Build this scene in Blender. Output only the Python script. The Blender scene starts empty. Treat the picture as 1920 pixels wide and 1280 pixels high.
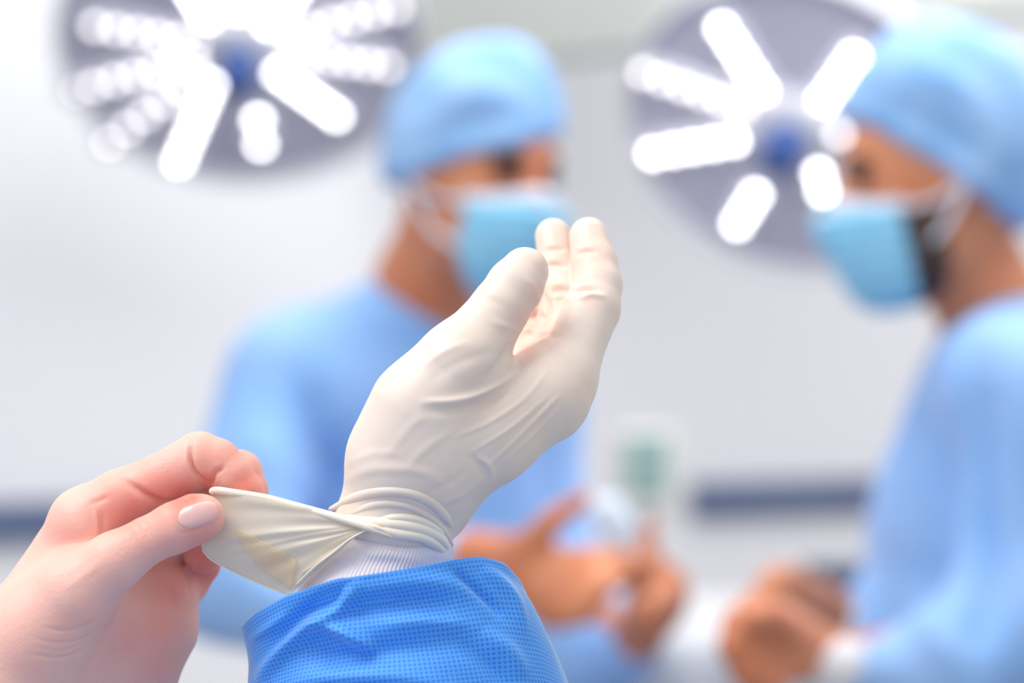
import bpy, math, random
import numpy as np
from mathutils import Vector, Matrix
from mathutils.bvhtree import BVHTree

# ------------------------------------------------------------------ camera, world, lights, exposure
S = bpy.context.scene
COL = S.collection
LENS, CAMZ, FOC = 85.0, 1.45, 0.92
F = LENS / 36.0 * 1920
cd = bpy.data.cameras.new('camera'); cam = bpy.data.objects.new('camera', cd); COL.objects.link(cam)
cam.location = (0, 0, CAMZ); cam.rotation_euler = (math.pi / 2, 0, 0)
cd.lens = LENS; cd.sensor_width = 36; cd.clip_start = 0.05; cd.clip_end = 100
cd.dof.use_dof = True; cd.dof.focus_distance = FOC - 0.008; cd.dof.aperture_fstop = 4.2
S.camera = cam
S.view_settings.view_transform = 'Standard'; S.view_settings.look = 'None'
S.view_settings.exposure = 0.0; S.view_settings.gamma = 1.0; S.view_settings.use_curve_mapping = False
S.cycles.use_denoising = True
S.cycles.max_bounces = 8

w = bpy.data.worlds.new('world'); S.world = w; w.use_nodes = True
bg = w.node_tree.nodes['Background']
bg.inputs[0].default_value = (0.97, 0.965, 1.0, 1); bg.inputs[1].default_value = 0.79


def area(name, loc, target, size, power, color=(1, 1, 1), sy=None):
    l = bpy.data.lights.new(name, 'AREA'); l.energy = power; l.color = color; l.size = size
    if sy: l.shape = 'RECTANGLE'; l.size_y = sy
    o = bpy.data.objects.new(name, l); COL.objects.link(o); o.location = loc
    o.rotation_euler = (Vector(target) - Vector(loc)).to_track_quat('-Z', 'Y').to_euler()
    return o


# added area lights above the frame, aimed at hands, people and wall
area('overhead_fill_light', (-0.9, 0.5, 2.75), (-0.15, 0.95, 1.4), 0.9, 9.5, (1, 0.97, 0.94)).data.spread = 1.9
area('overhead_fill_light', (0.3, 1.9, 3.1), (0.1, 2.4, 1.2), 1.8, 13, (1, 0.98, 0.96))
area('overhead_fill_light', (0.8, 2.7, 3.1), (0.95, 4.7, 1.3), 2.2, 70, (0.97, 0.98, 1))


# ------------------------------------------------------------------ helpers
def P(px, py, d):
    return np.array(((px - 960) / F * d, d, CAMZ - (py - 640) / F * d))


U = FOC / F                                   # metres per pixel at the focus distance


def Q(px, py, z=0.0):
    return P(px, py, FOC - z * U)


def link(o, parent=None):
    COL.objects.link(o)
    if parent is not None:
        o.parent = parent
    return o


def tag(o, label=None, cat=None, group=None, kind=None):
    if label: o['label'] = label
    if cat: o['category'] = cat
    if group: o['group'] = group
    if kind: o['kind'] = kind
    return o


def empty(name, loc, label=None, cat=None, group=None):
    o = bpy.data.objects.new(name, None); COL.objects.link(o); o.location = Vector(loc)
    o.empty_display_size = 0.05
    return tag(o, label, cat, group)


def mesh_obj(name, V, Fc, mat, parent=None, smooth=True, uv=None):
    V = np.asarray(V, dtype=np.float64)
    if parent is not None:
        V = V - np.array(parent_origin(parent))
    me = bpy.data.meshes.new(name)
    me.from_pydata(V.tolist(), [], Fc if isinstance(Fc, list) else Fc.tolist()); me.update()
    if smooth: me.polygons.foreach_set('use_smooth', [True] * len(me.polygons))
    if mat: me.materials.append(mat)
    if uv is not None:
        l = me.uv_layers.new(name='uv')
        vi = np.empty(len(me.loops), dtype=np.int32); me.loops.foreach_get('vertex_index', vi)
        l.data.foreach_set('uv', np.asarray(uv)[vi].astype(np.float32).ravel())
    return link(bpy.data.objects.new(name, me), parent)


def parent_origin(p):
    v = Vector((0, 0, 0))
    while p is not None:
        v += p.location; p = p.parent
    return v


# --- distance fields
def seg(G, a, b, ra, rb):
    X, Y, Z = G
    ba = b - a; L = float(ba @ ba) + 1e-12
    h = np.clip(((X - a[0]) * ba[0] + (Y - a[1]) * ba[1] + (Z - a[2]) * ba[2]) / L, 0, 1)
    dx = X - a[0] - h * ba[0]; dy = Y - a[1] - h * ba[1]; dz = Z - a[2] - h * ba[2]
    return np.sqrt(dx * dx + dy * dy + dz * dz) - (ra + (rb - ra) * h)


def ell(G, c, r, R=None):
    X, Y, Z = G
    x, y, z = X - c[0], Y - c[1], Z - c[2]
    if R is not None:
        x, y, z = (R[0][0] * x + R[0][1] * y + R[0][2] * z, R[1][0] * x + R[1][1] * y + R[1][2] * z, R[2][0] * x + R[2][1] * y + R[2][2] * z)
    k0 = np.sqrt((x / r[0]) ** 2 + (y / r[1]) ** 2 + (z / r[2]) ** 2)
    k1 = np.sqrt((x / r[0] ** 2) ** 2 + (y / r[1] ** 2) ** 2 + (z / r[2] ** 2) ** 2)
    return k0 * (k0 - 1) / (k1 + 1e-9)


def smin(a, b, k):
    h = np.maximum(k - np.abs(a - b), 0) / k
    return np.minimum(a, b) - h * h * k * 0.25


def smax(a, b, k):
    return -smin(-a, -b, k)


def chain(G, pts, k=0.0):
    """pts: list of (pos, radius)"""
    d = None
    for (a, ra), (b, rb) in zip(pts[:-1], pts[1:]):
        s = seg(G, a, b, ra, rb)
        d = s if d is None else (smin(d, s, k) if k else np.minimum(d, s))
    return d


def fpts(lst):                                 # foreground joints (px, py, z, r) -> world
    return [(Q(x, y, z), r * (FOC - z * U) / F) for x, y, z, r in lst]


def bpts(lst):                                 # background joints (px, py, distance, r)
    return [(P(x, y, d), r * d / F) for x, y, d, r in lst]


def grid(lo, hi, h):
    ax = [np.arange(lo[i], hi[i] + h, h, dtype=np.float32) for i in range(3)]
    return (ax[0][:, None, None], ax[1][None, :, None], ax[2][None, None, :]), np.array(lo), h


def nets(v, o, h):
    """surface nets: scalar grid -> verts, quads"""
    s = v < 0
    c = np.zeros(tuple(n - 1 for n in v.shape), np.int8)
    sl = lambda d, n: slice(d, n - 1 + d)
    n0, n1, n2 = v.shape
    for i in (0, 1):
        for j in (0, 1):
            for k in (0, 1):
                c += s[sl(i, n0), sl(j, n1), sl(k, n2)]
    I, J, K = np.nonzero((c > 0) & (c < 8))
    idx = np.full(c.shape, -1, np.int32); idx[I, J, K] = np.arange(len(I))
    acc = np.zeros((len(I), 3)); cnt = np.zeros(len(I))
    for ax in range(3):
        o1, o2 = [q for q in range(3) if q != ax]
        for p in (0, 1):
            for q in (0, 1):
                off = [0, 0, 0]; off[o1] = p; off[o2] = q
                e = list(off); e[ax] = 1
                a = v[I + off[0], J + off[1], K + off[2]]; b = v[I + e[0], J + e[1], K + e[2]]
                m = (a < 0) != (b < 0)
                t = np.where(m, a / np.where(m, a - b, 1), 0)
                for q3 in range(3):
                    acc[:, q3] += np.where(m, off[q3] + (t if q3 == ax else 0), 0)
                cnt += m
    V = (np.stack([I, J, K], 1) + acc / cnt[:, None]) * h + o
    Q4 = []
    for ax in range(3):
        o1, o2 = [(1, 2), (2, 0), (0, 1)][ax]
        A = [slice(1, -1)] * 3; A[ax] = slice(0, None)
        n = v.shape
        sa = [slice(1, n[q] - 1) for q in range(3)]; sb = list(sa)
        sa[ax] = slice(0, n[ax] - 1); sb[ax] = slice(1, n[ax])
        a = s[tuple(sa)]; b = s[tuple(sb)]
        for sign in (0, 1):
            ii = np.nonzero(a & ~b) if sign == 0 else np.nonzero(~a & b)
            base = [ii[0].copy(), ii[1].copy(), ii[2].copy()]
            for q in range(3):
                if q != ax: base[q] += 1
            def g(d1, d2):
                b2 = [x.copy() for x in base]; b2[o1] -= d1; b2[o2] -= d2
                return idx[b2[0], b2[1], b2[2]]
            q = [g(1, 1), g(0, 1), g(0, 0), g(1, 0)]
            if sign: q = q[::-1]
            Q4.append(np.stack(q, 1))
    return V, np.concatenate(Q4)


def relax(V, Fq, n, lam=0.5):
    e = np.concatenate([Fq[:, [0, 1]], Fq[:, [1, 2]], Fq[:, [2, 3]], Fq[:, [3, 0]]])
    N = len(V)
    deg = np.bincount(e[:, 0], minlength=N) + np.bincount(e[:, 1], minlength=N)
    for _ in range(n):
        out = np.zeros_like(V)
        for q in range(3):
            out[:, q] = np.bincount(e[:, 0], V[e[:, 1], q], N) + np.bincount(e[:, 1], V[e[:, 0], q], N)
        V = V + lam * (out / np.maximum(deg, 1)[:, None] - V)
    return V


def normals(V, Fq):
    Fq = np.asarray(Fq)
    n = np.cross(V[Fq[:, 2]] - V[Fq[:, 0]], V[Fq[:, 3]] - V[Fq[:, 1]])
    out = np.zeros_like(V)
    for q in range(3):
        for c in range(4):
            out[:, q] += np.bincount(Fq[:, c], n[:, q], len(V))
    return out / (np.linalg.norm(out, axis=1)[:, None] + 1e-12)


def catmull(pts, n):
    p = np.array(pts, float); p = np.vstack([2 * p[0] - p[1], p, 2 * p[-1] - p[-2]])
    out = []
    m = len(p) - 3
    for t in np.linspace(0, m - 1e-6, n):
        i = int(t); f = t - i
        a, b, c, d = p[i:i + 4]
        out.append(0.5 * (2 * b + (c - a) * f + (2 * a - 5 * b + 4 * c - d) * f * f + (3 * b - a - 3 * c + d) * f ** 3))
    return np.array(out)


def project(V):
    return 960 + V[:, 0] / V[:, 1] * F, 640 - (V[:, 2] - CAMZ) / V[:, 1] * F


def wrinkle(V, Fq, lines, d0=FOC, front=True):
    """raise (or sink) narrow folds on the side of the surface that faces the room's camera side.
    lines: (polyline px, height px, width px[, skew])"""
    N = normals(V, Fq)
    px, py = project(V)
    face = np.clip(-N[:, 1] * 1.6 + 0.1, 0, 1) if front else np.ones(len(V))
    disp = np.zeros(len(V))
    for ln in lines:
        pts, hgt, wid = ln[:3]
        c = catmull(pts, 60)
        m = (px > c[:, 0].min() - 4 * wid) & (px < c[:, 0].max() + 4 * wid) & (py > c[:, 1].min() - 4 * wid) & (py < c[:, 1].max() + 4 * wid)
        ii = np.nonzero(m)[0]
        if not len(ii): continue
        D = np.hypot(px[ii][:, None] - c[None, :, 0], py[ii][:, None] - c[None, :, 1])
        j = D.argmin(1); dm = D[np.arange(len(ii)), j]
        t = j / 59.0
        tap = np.sin(np.pi * np.clip(t, 0.02, 0.98)) ** 0.6
        disp[ii] += hgt * np.exp(-(dm / wid) ** 2) * tap
    return V + N * (disp * face * d0 / F)[:, None]


def tube(path, rad, n=12, caps=True):
    path = np.asarray(path, float); m = len(path)
    rad = np.broadcast_to(np.asarray(rad, float), (m,))
    T = np.gradient(path, axis=0); T /= np.linalg.norm(T, axis=1)[:, None] + 1e-12
    up = np.array((0.13, -0.9, 0.41)); V = []
    for i in range(m):
        s = np.cross(T[i], up); s /= np.linalg.norm(s) + 1e-9; u = np.cross(s, T[i])
        for k in range(n):
            a = 2 * math.pi * k / n
            V.append(path[i] + rad[i] * (math.cos(a) * s + math.sin(a) * u))
    Fc = []
    for i in range(m - 1):
        for k in range(n):
            k2 = (k + 1) % n
            Fc.append([i * n + k, i * n + k2, (i + 1) * n + k2, (i + 1) * n + k])
    if caps:
        Fc.append(list(range(n))[::-1]); Fc.append([(m - 1) * n + k for k in range(n)])
    return np.array(V), Fc


def loft(rings, closed=True):
    """rings: array (m, n, 3)"""
    m, n = rings.shape[:2]
    Fc = []
    for i in range(m - 1):
        for k in range(n if closed else n - 1):
            k2 = (k + 1) % n
            Fc.append([i * n + k, i * n + k2, (i + 1) * n + k2, (i + 1) * n + k])
    return rings.reshape(-1, 3), Fc


def box(c, s, yaw=0.0, bev=0.0):
    """box centred at c, size s, optional rounded vertical profile; returns verts, faces"""
    import bmesh
    bm = bmesh.new(); bmesh.ops.create_cube(bm, size=1)
    bmesh.ops.scale(bm, vec=s, verts=bm.verts)
    if bev: bmesh.ops.bevel(bm, geom=bm.edges[:], offset=bev, segments=3, affect='EDGES', profile=0.6)
    bmesh.ops.rotate(bm, cent=(0, 0, 0), matrix=Matrix.Rotation(yaw, 3, 'Z'), verts=bm.verts)
    bmesh.ops.translate(bm, vec=Vector(c), verts=bm.verts)
    bm.verts.ensure_lookup_table(); bm.verts.index_update()
    V = np.array([v.co[:] for v in bm.verts]); Fc = [[v.index for v in f.verts] for f in bm.faces]
    bm.free()
    return V, Fc


# ------------------------------------------------------------------ materials
def mat(name, col, rough=0.5, **kw):
    m = bpy.data.materials.new(name); m.use_nodes = True
    nt = m.node_tree; b = nt.nodes['Principled BSDF']
    b.inputs['Base Color'].default_value = (*col, 1); b.inputs['Roughness'].default_value = rough
    for k, v in kw.items():
        k = k.replace('_', ' ')
        b.inputs[k].default_value = v
    return m, nt, b


def noise_color(nt, b, c1, c2, scale, detail=3, lo=0.35, hi=0.65):
    tc = nt.nodes.new('ShaderNodeTexCoord'); n = nt.nodes.new('ShaderNodeTexNoise'); r = nt.nodes.new('ShaderNodeValToRGB')
    n.inputs['Scale'].default_value = scale; n.inputs['Detail'].default_value = detail
    r.color_ramp.elements[0].position = lo; r.color_ramp.elements[1].position = hi
    r.color_ramp.elements[0].color = (*c1, 1); r.color_ramp.elements[1].color = (*c2, 1)
    nt.links.new(tc.outputs['Object'], n.inputs['Vector']); nt.links.new(n.outputs['Fac'], r.inputs['Fac'])
    nt.links.new(r.outputs['Color'], b.inputs['Base Color'])
    return tc, n, r


def add_bump(nt, b, height, strength, dist):
    bp = nt.nodes.new('ShaderNodeBump'); bp.inputs['Strength'].default_value = strength; bp.inputs['Distance'].default_value = dist
    nt.links.new(height, bp.inputs['Height']); nt.links.new(bp.outputs['Normal'], b.inputs['Normal'])
    return bp


M = {}
M['wall'], nt, b = mat('painted_wall', (0.80, 0.81, 0.845), 0.6); noise_color(nt, b, (0.79, 0.79, 0.815), (0.81, 0.81, 0.83), 1.2)
M['band'], nt, b = mat('slate_blue_rail', (0.105, 0.14, 0.25), 0.45); noise_color(nt, b, (0.095, 0.13, 0.24), (0.115, 0.15, 0.26), 6)
M['soffit'], nt, b = mat('grey_green_panel', (0.44, 0.46, 0.43), 0.6); noise_color(nt, b, (0.43, 0.45, 0.42), (0.46, 0.48, 0.44), 2)
M['floor'], nt, b = mat('vinyl_floor', (0.33, 0.34, 0.36), 0.35); noise_color(nt, b, (0.30, 0.31, 0.33), (0.36, 0.37, 0.38), 14)
M['gown'], nt, b = mat('light_blue_gown_fabric', (0.29, 0.49, 0.88), 0.8, Sheen_Weight=0.25); noise_color(nt, b, (0.24, 0.46, 0.84), (0.31, 0.52, 0.88), 9)
M['cap'], nt, b = mat('blue_cap_fabric', (0.22, 0.50, 0.85), 0.85, Sheen_Weight=0.2)
tc, n, r = noise_color(nt, b, (0.20, 0.42, 0.76), (0.31, 0.52, 0.83), 22, 4)
add_bump(nt, b, n.outputs['Fac'], 0.5, 0.01)
M['mask'], nt, b = mat('cyan_mask_fabric', (0.24, 0.60, 0.84), 0.8, Sheen_Weight=0.2); noise_color(nt, b, (0.20, 0.56, 0.82), (0.30, 0.65, 0.87), 25)
M['mask_edge'], nt, b = mat('white_mask_edge', (0.72, 0.80, 0.92), 0.8)
M['skin_bg'], nt, b = mat('tanned_skin', (0.62, 0.22, 0.105), 0.5, Subsurface_Weight=0.1, Subsurface_Scale=0.01); noise_color(nt, b, (0.56, 0.18, 0.085), (0.68, 0.27, 0.13), 12)
M['skin_bg2'], nt, b = mat('rosy_skin', (0.50, 0.15, 0.11), 0.5); noise_color(nt, b, (0.44, 0.12, 0.09), (0.56, 0.18, 0.13), 14)
M['hair'], nt, b = mat('dark_hair', (0.045, 0.022, 0.015), 0.6); noise_color(nt, b, (0.03, 0.015, 0.01), (0.07, 0.035, 0.025), 90)
M['eye'], nt, b = mat('dark_eye', (0.03, 0.015, 0.012), 0.2)
M['knit_bg'], nt, b = mat('white_knit', (0.82, 0.82, 0.86), 0.9)
M['lamp_face'], nt, b = mat('lavender_grey_lamp_face', (0.40, 0.40, 0.52), 0.45); noise_color(nt, b, (0.47, 0.46, 0.57), (0.53, 0.52, 0.63), 10)
M['lamp_rim'], nt, b = mat('grey_lamp_rim', (0.58, 0.58, 0.62), 0.4)
M['channel'], nt, b = mat('frosted_channel', (0.80, 0.79, 0.86), 0.35)
M['handle'], nt, b = mat('blue_handle', (0.025, 0.075, 0.27), 0.45)
M['handle_pale'], nt, b = mat('blue_handle_stem', (0.10, 0.17, 0.40), 0.5)
M['plastic'], nt, b = mat('beige_white_plastic', (0.66, 0.66, 0.62), 0.45)
M['dark_plastic'], nt, b = mat('dark_grey_plastic', (0.07, 0.085, 0.13), 0.4)
M['steel'], nt, b = mat('brushed_steel', (0.6, 0.6, 0.62), 0.3, Metallic=1.0)
M['drape'], nt, b = mat('white_drape', (0.76, 0.76, 0.76), 0.85); noise_color(nt, b, (0.50, 0.50, 0.51), (0.57, 0.57, 0.57), 12)
M['gauze'], nt, b = mat('white_gauze', (0.78, 0.88, 0.97), 0.9)
M['shoe'], nt, b = mat('white_clog', (0.7, 0.7, 0.7), 0.5)


def emit(name, col, st):
    m = bpy.data.materials.new(name); m.use_nodes = True; nt = m.node_tree
    b = nt.nodes['Principled BSDF']
    b.inputs['Base Color'].default_value = (*col, 1)
    b.inputs['Emission Color'].default_value = (*col, 1); b.inputs['Emission Strength'].default_value = st
    return m


M['led'] = emit('led_lens', (1, 0.955, 0.975), 4.3)
M['led_bright'] = emit('led_lens_bright', (1, 0.985, 0.99), 12)
M['screen'] = emit('device_screen', (0.22, 0.33, 0.32), 0.08)

# latex glove: thin cream rubber over a hand, faint mottling from powder and stretch
M['glove'], nt, b = mat('cream_latex', (0.84, 0.745, 0.655), 0.42, Subsurface_Weight=0.35, Subsurface_Scale=0.004, Specular_IOR_Level=0.35)
b.inputs['Subsurface Radius'].default_value = (1.0, 0.6, 0.45)
tc, n, r = noise_color(nt, b, (0.77, 0.665, 0.58), (0.83, 0.745, 0.655), 28, 3, 0.3, 0.7)
ga = nt.nodes.new('ShaderNodeAttribute'); ga.attribute_name = 'redness'; gm = nt.nodes.new('ShaderNodeMix'); gm.data_type = 'RGBA'
nt.links.new(ga.outputs['Fac'], gm.inputs['Factor']); nt.links.new(r.outputs['Color'], gm.inputs['A']); gm.inputs['B'].default_value = (0.86, 0.56, 0.46, 1)
nt.links.new(gm.outputs['Result'], b.inputs['Base Color'])
n2 = nt.nodes.new('ShaderNodeTexNoise'); n2.inputs['Scale'].default_value = 130; n2.inputs['Detail'].default_value = 4
nt.links.new(tc.outputs['Object'], n2.inputs['Vector']); add_bump(nt, b, n2.outputs['Fac'], 0.18, 0.0012)
M['latex_bead'], nt, b = mat('cream_latex_rolled', (0.92, 0.83, 0.69), 0.35, Subsurface_Weight=0.3, Subsurface_Scale=0.003)


def sheet_mat(name, col, alpha):
    m = bpy.data.materials.new(name); m.use_nodes = True; nt = m.node_tree; nt.nodes.clear()
    out = nt.nodes.new('ShaderNodeOutputMaterial'); pr = nt.nodes.new('ShaderNodeBsdfPrincipled')
    tl = nt.nodes.new('ShaderNodeBsdfTranslucent'); mx = nt.nodes.new('ShaderNodeMixShader'); tr = nt.nodes.new('ShaderNodeBsdfTransparent'); m2 = nt.nodes.new('ShaderNodeMixShader')
    pr.inputs['Base Color'].default_value = (*col, 1); pr.inputs['Roughness'].default_value = 0.35
    tl.inputs['Color'].default_value = (*col, 1); mx.inputs[0].default_value = 0.35
    tr.inputs['Color'].default_value = (1, 0.97, 0.92, 1); m2.inputs[0].default_value = alpha
    nt.links.new(pr.outputs[0], mx.inputs[1]); nt.links.new(tl.outputs[0], mx.inputs[2])
    nt.links.new(tr.outputs[0], m2.inputs[1]); nt.links.new(mx.outputs[0], m2.inputs[2]); nt.links.new(m2.outputs[0], out.inputs['Surface'])
    return m


M['sheet'] = sheet_mat('stretched_latex', (0.90, 0.86, 0.76), 0.72)
M['sheet_fold'] = sheet_mat('doubled_latex', (0.95, 0.84, 0.66), 0.42)

# bare skin: pale pink with redder finger pads; shade between fingers painted red
M['skin'], nt, b = mat('pale_skin', (0.80, 0.46, 0.37), 0.48, Subsurface_Weight=0.45, Subsurface_Scale=0.006, Specular_IOR_Level=0.35)
b.inputs['Subsurface Radius'].default_value = (1.0, 0.35, 0.2)
at = nt.nodes.new('ShaderNodeAttribute'); at.attribute_name = 'redness'
n = nt.nodes.new('ShaderNodeTexNoise'); n.inputs['Scale'].default_value = 45; n.inputs['Detail'].default_value = 4
tcn = nt.nodes.new('ShaderNodeTexCoord'); nt.links.new(tcn.outputs['Object'], n.inputs['Vector'])
ma = nt.nodes.new('ShaderNodeMath'); ma.operation = 'MULTIPLY_ADD'; ma.inputs[1].default_value = 0.35
nt.links.new(n.outputs['Fac'], ma.inputs[0]); nt.links.new(at.outputs['Fac'], ma.inputs[2])
r = nt.nodes.new('ShaderNodeValToRGB'); nt.links.new(ma.outputs[0], r.inputs['Fac'])
r.color_ramp.elements[0].position = 0.1; r.color_ramp.elements[0].color = (0.88, 0.55, 0.46, 1)
r.color_ramp.elements[1].position = 1.0; r.color_ramp.elements[1].color = (0.80, 0.25, 0.19, 1)
nt.links.new(r.outputs['Color'], b.inputs['Base Color'])
n3 = nt.nodes.new('ShaderNodeTexVoronoi'); n3.inputs['Scale'].default_value = 700
nt.links.new(tcn.outputs['Object'], n3.inputs['Vector']); add_bump(nt, b, n3.outputs['Distance'], 0.22, 0.0004)
M['nail'], nt, b = mat('pink_nail', (0.90, 0.50, 0.46), 0.28, Subsurface_Weight=0.3, Subsurface_Scale=0.002, Coat_Weight=0.4)
M['knit'], nt, b = mat('white_ribbed_knit', (0.84, 0.80, 0.83), 0.9, Sheen_Weight=0.3)

# gown sleeve: blue nonwoven with a fine embossed dot grid (uv in millimetres)
M['sleeve'], nt, b = mat('blue_dotted_nonwoven', (0.1, 0.36, 0.86), 0.62, Sheen_Weight=1.0, Sheen_Roughness=0.35)
b.inputs['Sheen Tint'].default_value = (0.75, 0.88, 1, 1)
uvn = nt.nodes.new('ShaderNodeUVMap'); uvn.uv_map = 'uv'
mp = nt.nodes.new('ShaderNodeVectorMath'); mp.operation = 'SCALE'; mp.inputs['Scale'].default_value = 1 / 1.55
fr = nt.nodes.new('ShaderNodeVectorMath'); fr.operation = 'FRACTION'
sb = nt.nodes.new('ShaderNodeVectorMath'); sb.operation = 'SUBTRACT'; sb.inputs[1].default_value = (0.5, 0.5, 0)
ln = nt.nodes.new('ShaderNodeVectorMath'); ln.operation = 'LENGTH'
rp = nt.nodes.new('ShaderNodeValToRGB'); rp.color_ramp.elements[0].position = 0.20; rp.color_ramp.elements[1].position = 0.40
rp.color_ramp.elements[0].color = (0.015, 0.19, 0.76, 1); rp.color_ramp.elements[1].color = (0.085, 0.37, 0.92, 1)
nt.links.new(uvn.outputs['UV'], mp.inputs[0]); nt.links.new(mp.outputs[0], fr.inputs[0]); nt.links.new(fr.outputs[0], sb.inputs[0]); nt.links.new(sb.outputs[0], ln.inputs[0])
nt.links.new(ln.outputs['Value'], rp.inputs['Fac']); nt.links.new(rp.outputs['Color'], b.inputs['Base Color'])
add_bump(nt, b, ln.outputs['Value'], 0.35, 0.0006)

# ------------------------------------------------------------------ the room
A = P(50, 640, 4.0); B = P(1470, 640, 4.62)
dirw = (B - A) / np.linalg.norm(B - A); nw = np.array((dirw[1], -dirw[0], 0.0))        # normal towards the camera
yaww = math.atan2(dirw[1], dirw[0])


def wallbox(name, s0, s1, z0, z1, t, off, m, kind='structure', bev=0.0, parent=None):
    c = A + dirw * (s0 + s1) / 2 + nw * (off + t / 2); c[2] = (z0 + z1) / 2
    V, Fc = box(c, (s1 - s0, t, z1 - z0), yaww, bev)
    o = mesh_obj(name, V, Fc, m, parent, smooth=False)
    if kind: o['kind'] = kind
    return o


def ws(px):                                    # distance along the wall seen at pixel column px
    k = (px - 960) / F
    # A.x + s*dx = k*(A.y + s*dy)
    return (k * A[1] - A[0]) / (dirw[0] - k * dirw[1])


wallbox('wall_back', -2.5, 3.2, 0.0, 3.2, 0.12, -0.12, M['wall'])
for nm, s0, s1 in (('trim_1', -2.5, ws(600)), ('trim_3', ws(1292), ws(1650))):
    wallbox(nm, s0, s1, 1.153 - 0.033, 1.153 + 0.033, 0.03, 0.0, M['band'], bev=0.004)
fl, Ff = box((0.2, 1.9, -0.05), (7.5, 7.5, 0.1)); tag(mesh_obj('floor', fl, Ff, M['floor'], smooth=False), kind='structure')
wallbox('baseboard_back', -2.5, 3.2, 0.0, 0.12, 0.02, 0.0, M['band'])
# grey-green soffit box that comes forward to the right
a = P(770, 130, 4.0); b2 = P(2100, -10, 3.2)
dv = b2 - a; dv[2] = 0; L = np.linalg.norm(dv); dv /= L
rings = []
for t, zz in ((0, a[2]), (L, a[2])):
    p = a + dv * t; p[2] = 0
    back = np.array((0.0, 0.12, 0))
    rings.append([p + (0, 0, zz), p + (0, 0, 3.2), p + back + (0, 0, 3.2), p + back + (0, 0, zz)])
V, Fc = loft(np.array(rings)); Fc += [[3, 2, 1, 0], [4, 5, 6, 7]]
tag(mesh_obj('trim_2', V, Fc, M['soffit'], smooth=False), kind='structure')


# ------------------------------------------------------------------ surgical lamps
def lamp(label, c_px, dist, N, R, hub, spokes):
    C0 = P(c_px[0], c_px[1], dist); N = np.array(N, float); N /= np.linalg.norm(N)
    ex = np.cross(N, (0, 0, 1.0)); ex /= np.linalg.norm(ex); ey = np.cross(ex, N)
    root = empty('surgical_lamp', C0, label, 'lamp', 'ceiling surgical lamps')
    pt = lambda r, a, h: C0 + r * (math.cos(a) * ex + math.sin(a) * ey) + h * N
    n = 72

    def lathe(name, prof, m, cap0=False, cap1=False, cen=None, seg_=n):
        rr = np.array([[pt(r, 2 * math.pi * k / seg_, h) for k in range(seg_)] for r, h in prof])
        if cen is not None: rr = rr + (cen - C0)
        V, Fc = loft(rr)
        if cap0: Fc.append(list(range(seg_)))
        if cap1: Fc.append([(len(prof) - 1) * seg_ + k for k in range(seg_)][::-1])
        return mesh_obj(name, V, Fc, m, root)
    lathe('lamp_housing', [(0.05, -0.12), (R * 0.5, -0.11), (R * 0.85, -0.075), (R * 0.97, -0.03), (R * 0.985, 0.0)], M['lamp_rim'], True)
    lathe('lamp_face', [(0.001, 0.004), (R * 0.3, 0.004), (R * 0.7, 0.002), (R * 0.96, 0.0)], M['lamp_face'])
    lathe('lamp_rim', [(R * 0.955, 0.0), (R * 0.96, 0.014), (R * 0.985, 0.018), (R, 0.008), (R * 0.99, -0.02)], M['lamp_rim'])

    def on(px, py):                            # point of the lamp's face seen at a pixel
        d = P(px, py, 1.0) - np.array((0, 0, CAMZ)); o = np.array((0, 0, CAMZ))
        t = ((C0 - o) @ N) / (d @ N)
        return o + d * t
    led_me = {}
    for (x0, y0, x1, y1, cnt, key) in spokes:
        p0, p1 = on(x0, y0), on(x1, y1)
        t = (p1 - p0); Lk = np.linalg.norm(t); t /= Lk; s = np.cross(N, t)
        out = []
        wd = 0.021
        for h in (0.003, 0.010):
            ring = []
            for k in range(24):
                a = 2 * math.pi * k / 24
                cc = p0 if math.cos(a) < 0 else p1
                ring.append(cc + wd * (math.cos(a) * t + math.sin(a) * s) + h * N)
            out.append(ring)
        V, Fc = loft(np.array(out)); Fc.append([24 + k for k in range(24)])
        ch = mesh_obj('led_module', V, Fc, M['channel'], root)
        for k in range(cnt):
            p = p0 + (p1 - p0) * (k / max(cnt - 1, 1))
            if key not in led_me:
                rr = np.array([[r * (math.cos(2 * math.pi * q / 16) * ex + math.sin(2 * math.pi * q / 16) * ey) + h * N for q in range(16)] for r, h in ((0.0078, 0.009), (0.0072, 0.0115), (0.0045, 0.0135))])
                V, Fc = loft(rr); Fc.append([32 + q for q in range(16)])
                me = bpy.data.meshes.new('led'); me.from_pydata(V.tolist(), [], Fc); me.materials.append(M[key]); led_me[key] = me
            o = bpy.data.objects.new('led', led_me[key]); link(o, ch)
            o.location = Vector(p) - parent_origin(ch)
    hb = on(*hub)
    hb = C0 + (hb - C0) * 0.55
    lathe('hub', [(0.062, 0.004), (0.058, 0.02), (0.048, 0.03), (0.001, 0.032)], M['lamp_rim'], cen=C0)
    lathe('handle', [(0.026, 0.03), (0.031, 0.045), (0.026, 0.06), (0.031, 0.078), (0.027, 0.088), (0.001, 0.092)], M['handle'], cen=C0, seg_=24)
    # yoke and suspension arm leaving upwards
    top = C0 - N * 0.12
    V, Fc = tube(catmull([top, top + np.array((0.05, 0.10, 0.12)), top + np.array((0.08, 0.12, 0.45)), top + np.array((0.08, 0.12, 3.3 - top[2]))], 24), 0.028, 16)
    mesh_obj('suspension_arm', V, Fc, M['lamp_rim'], root)
    return root


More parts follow.
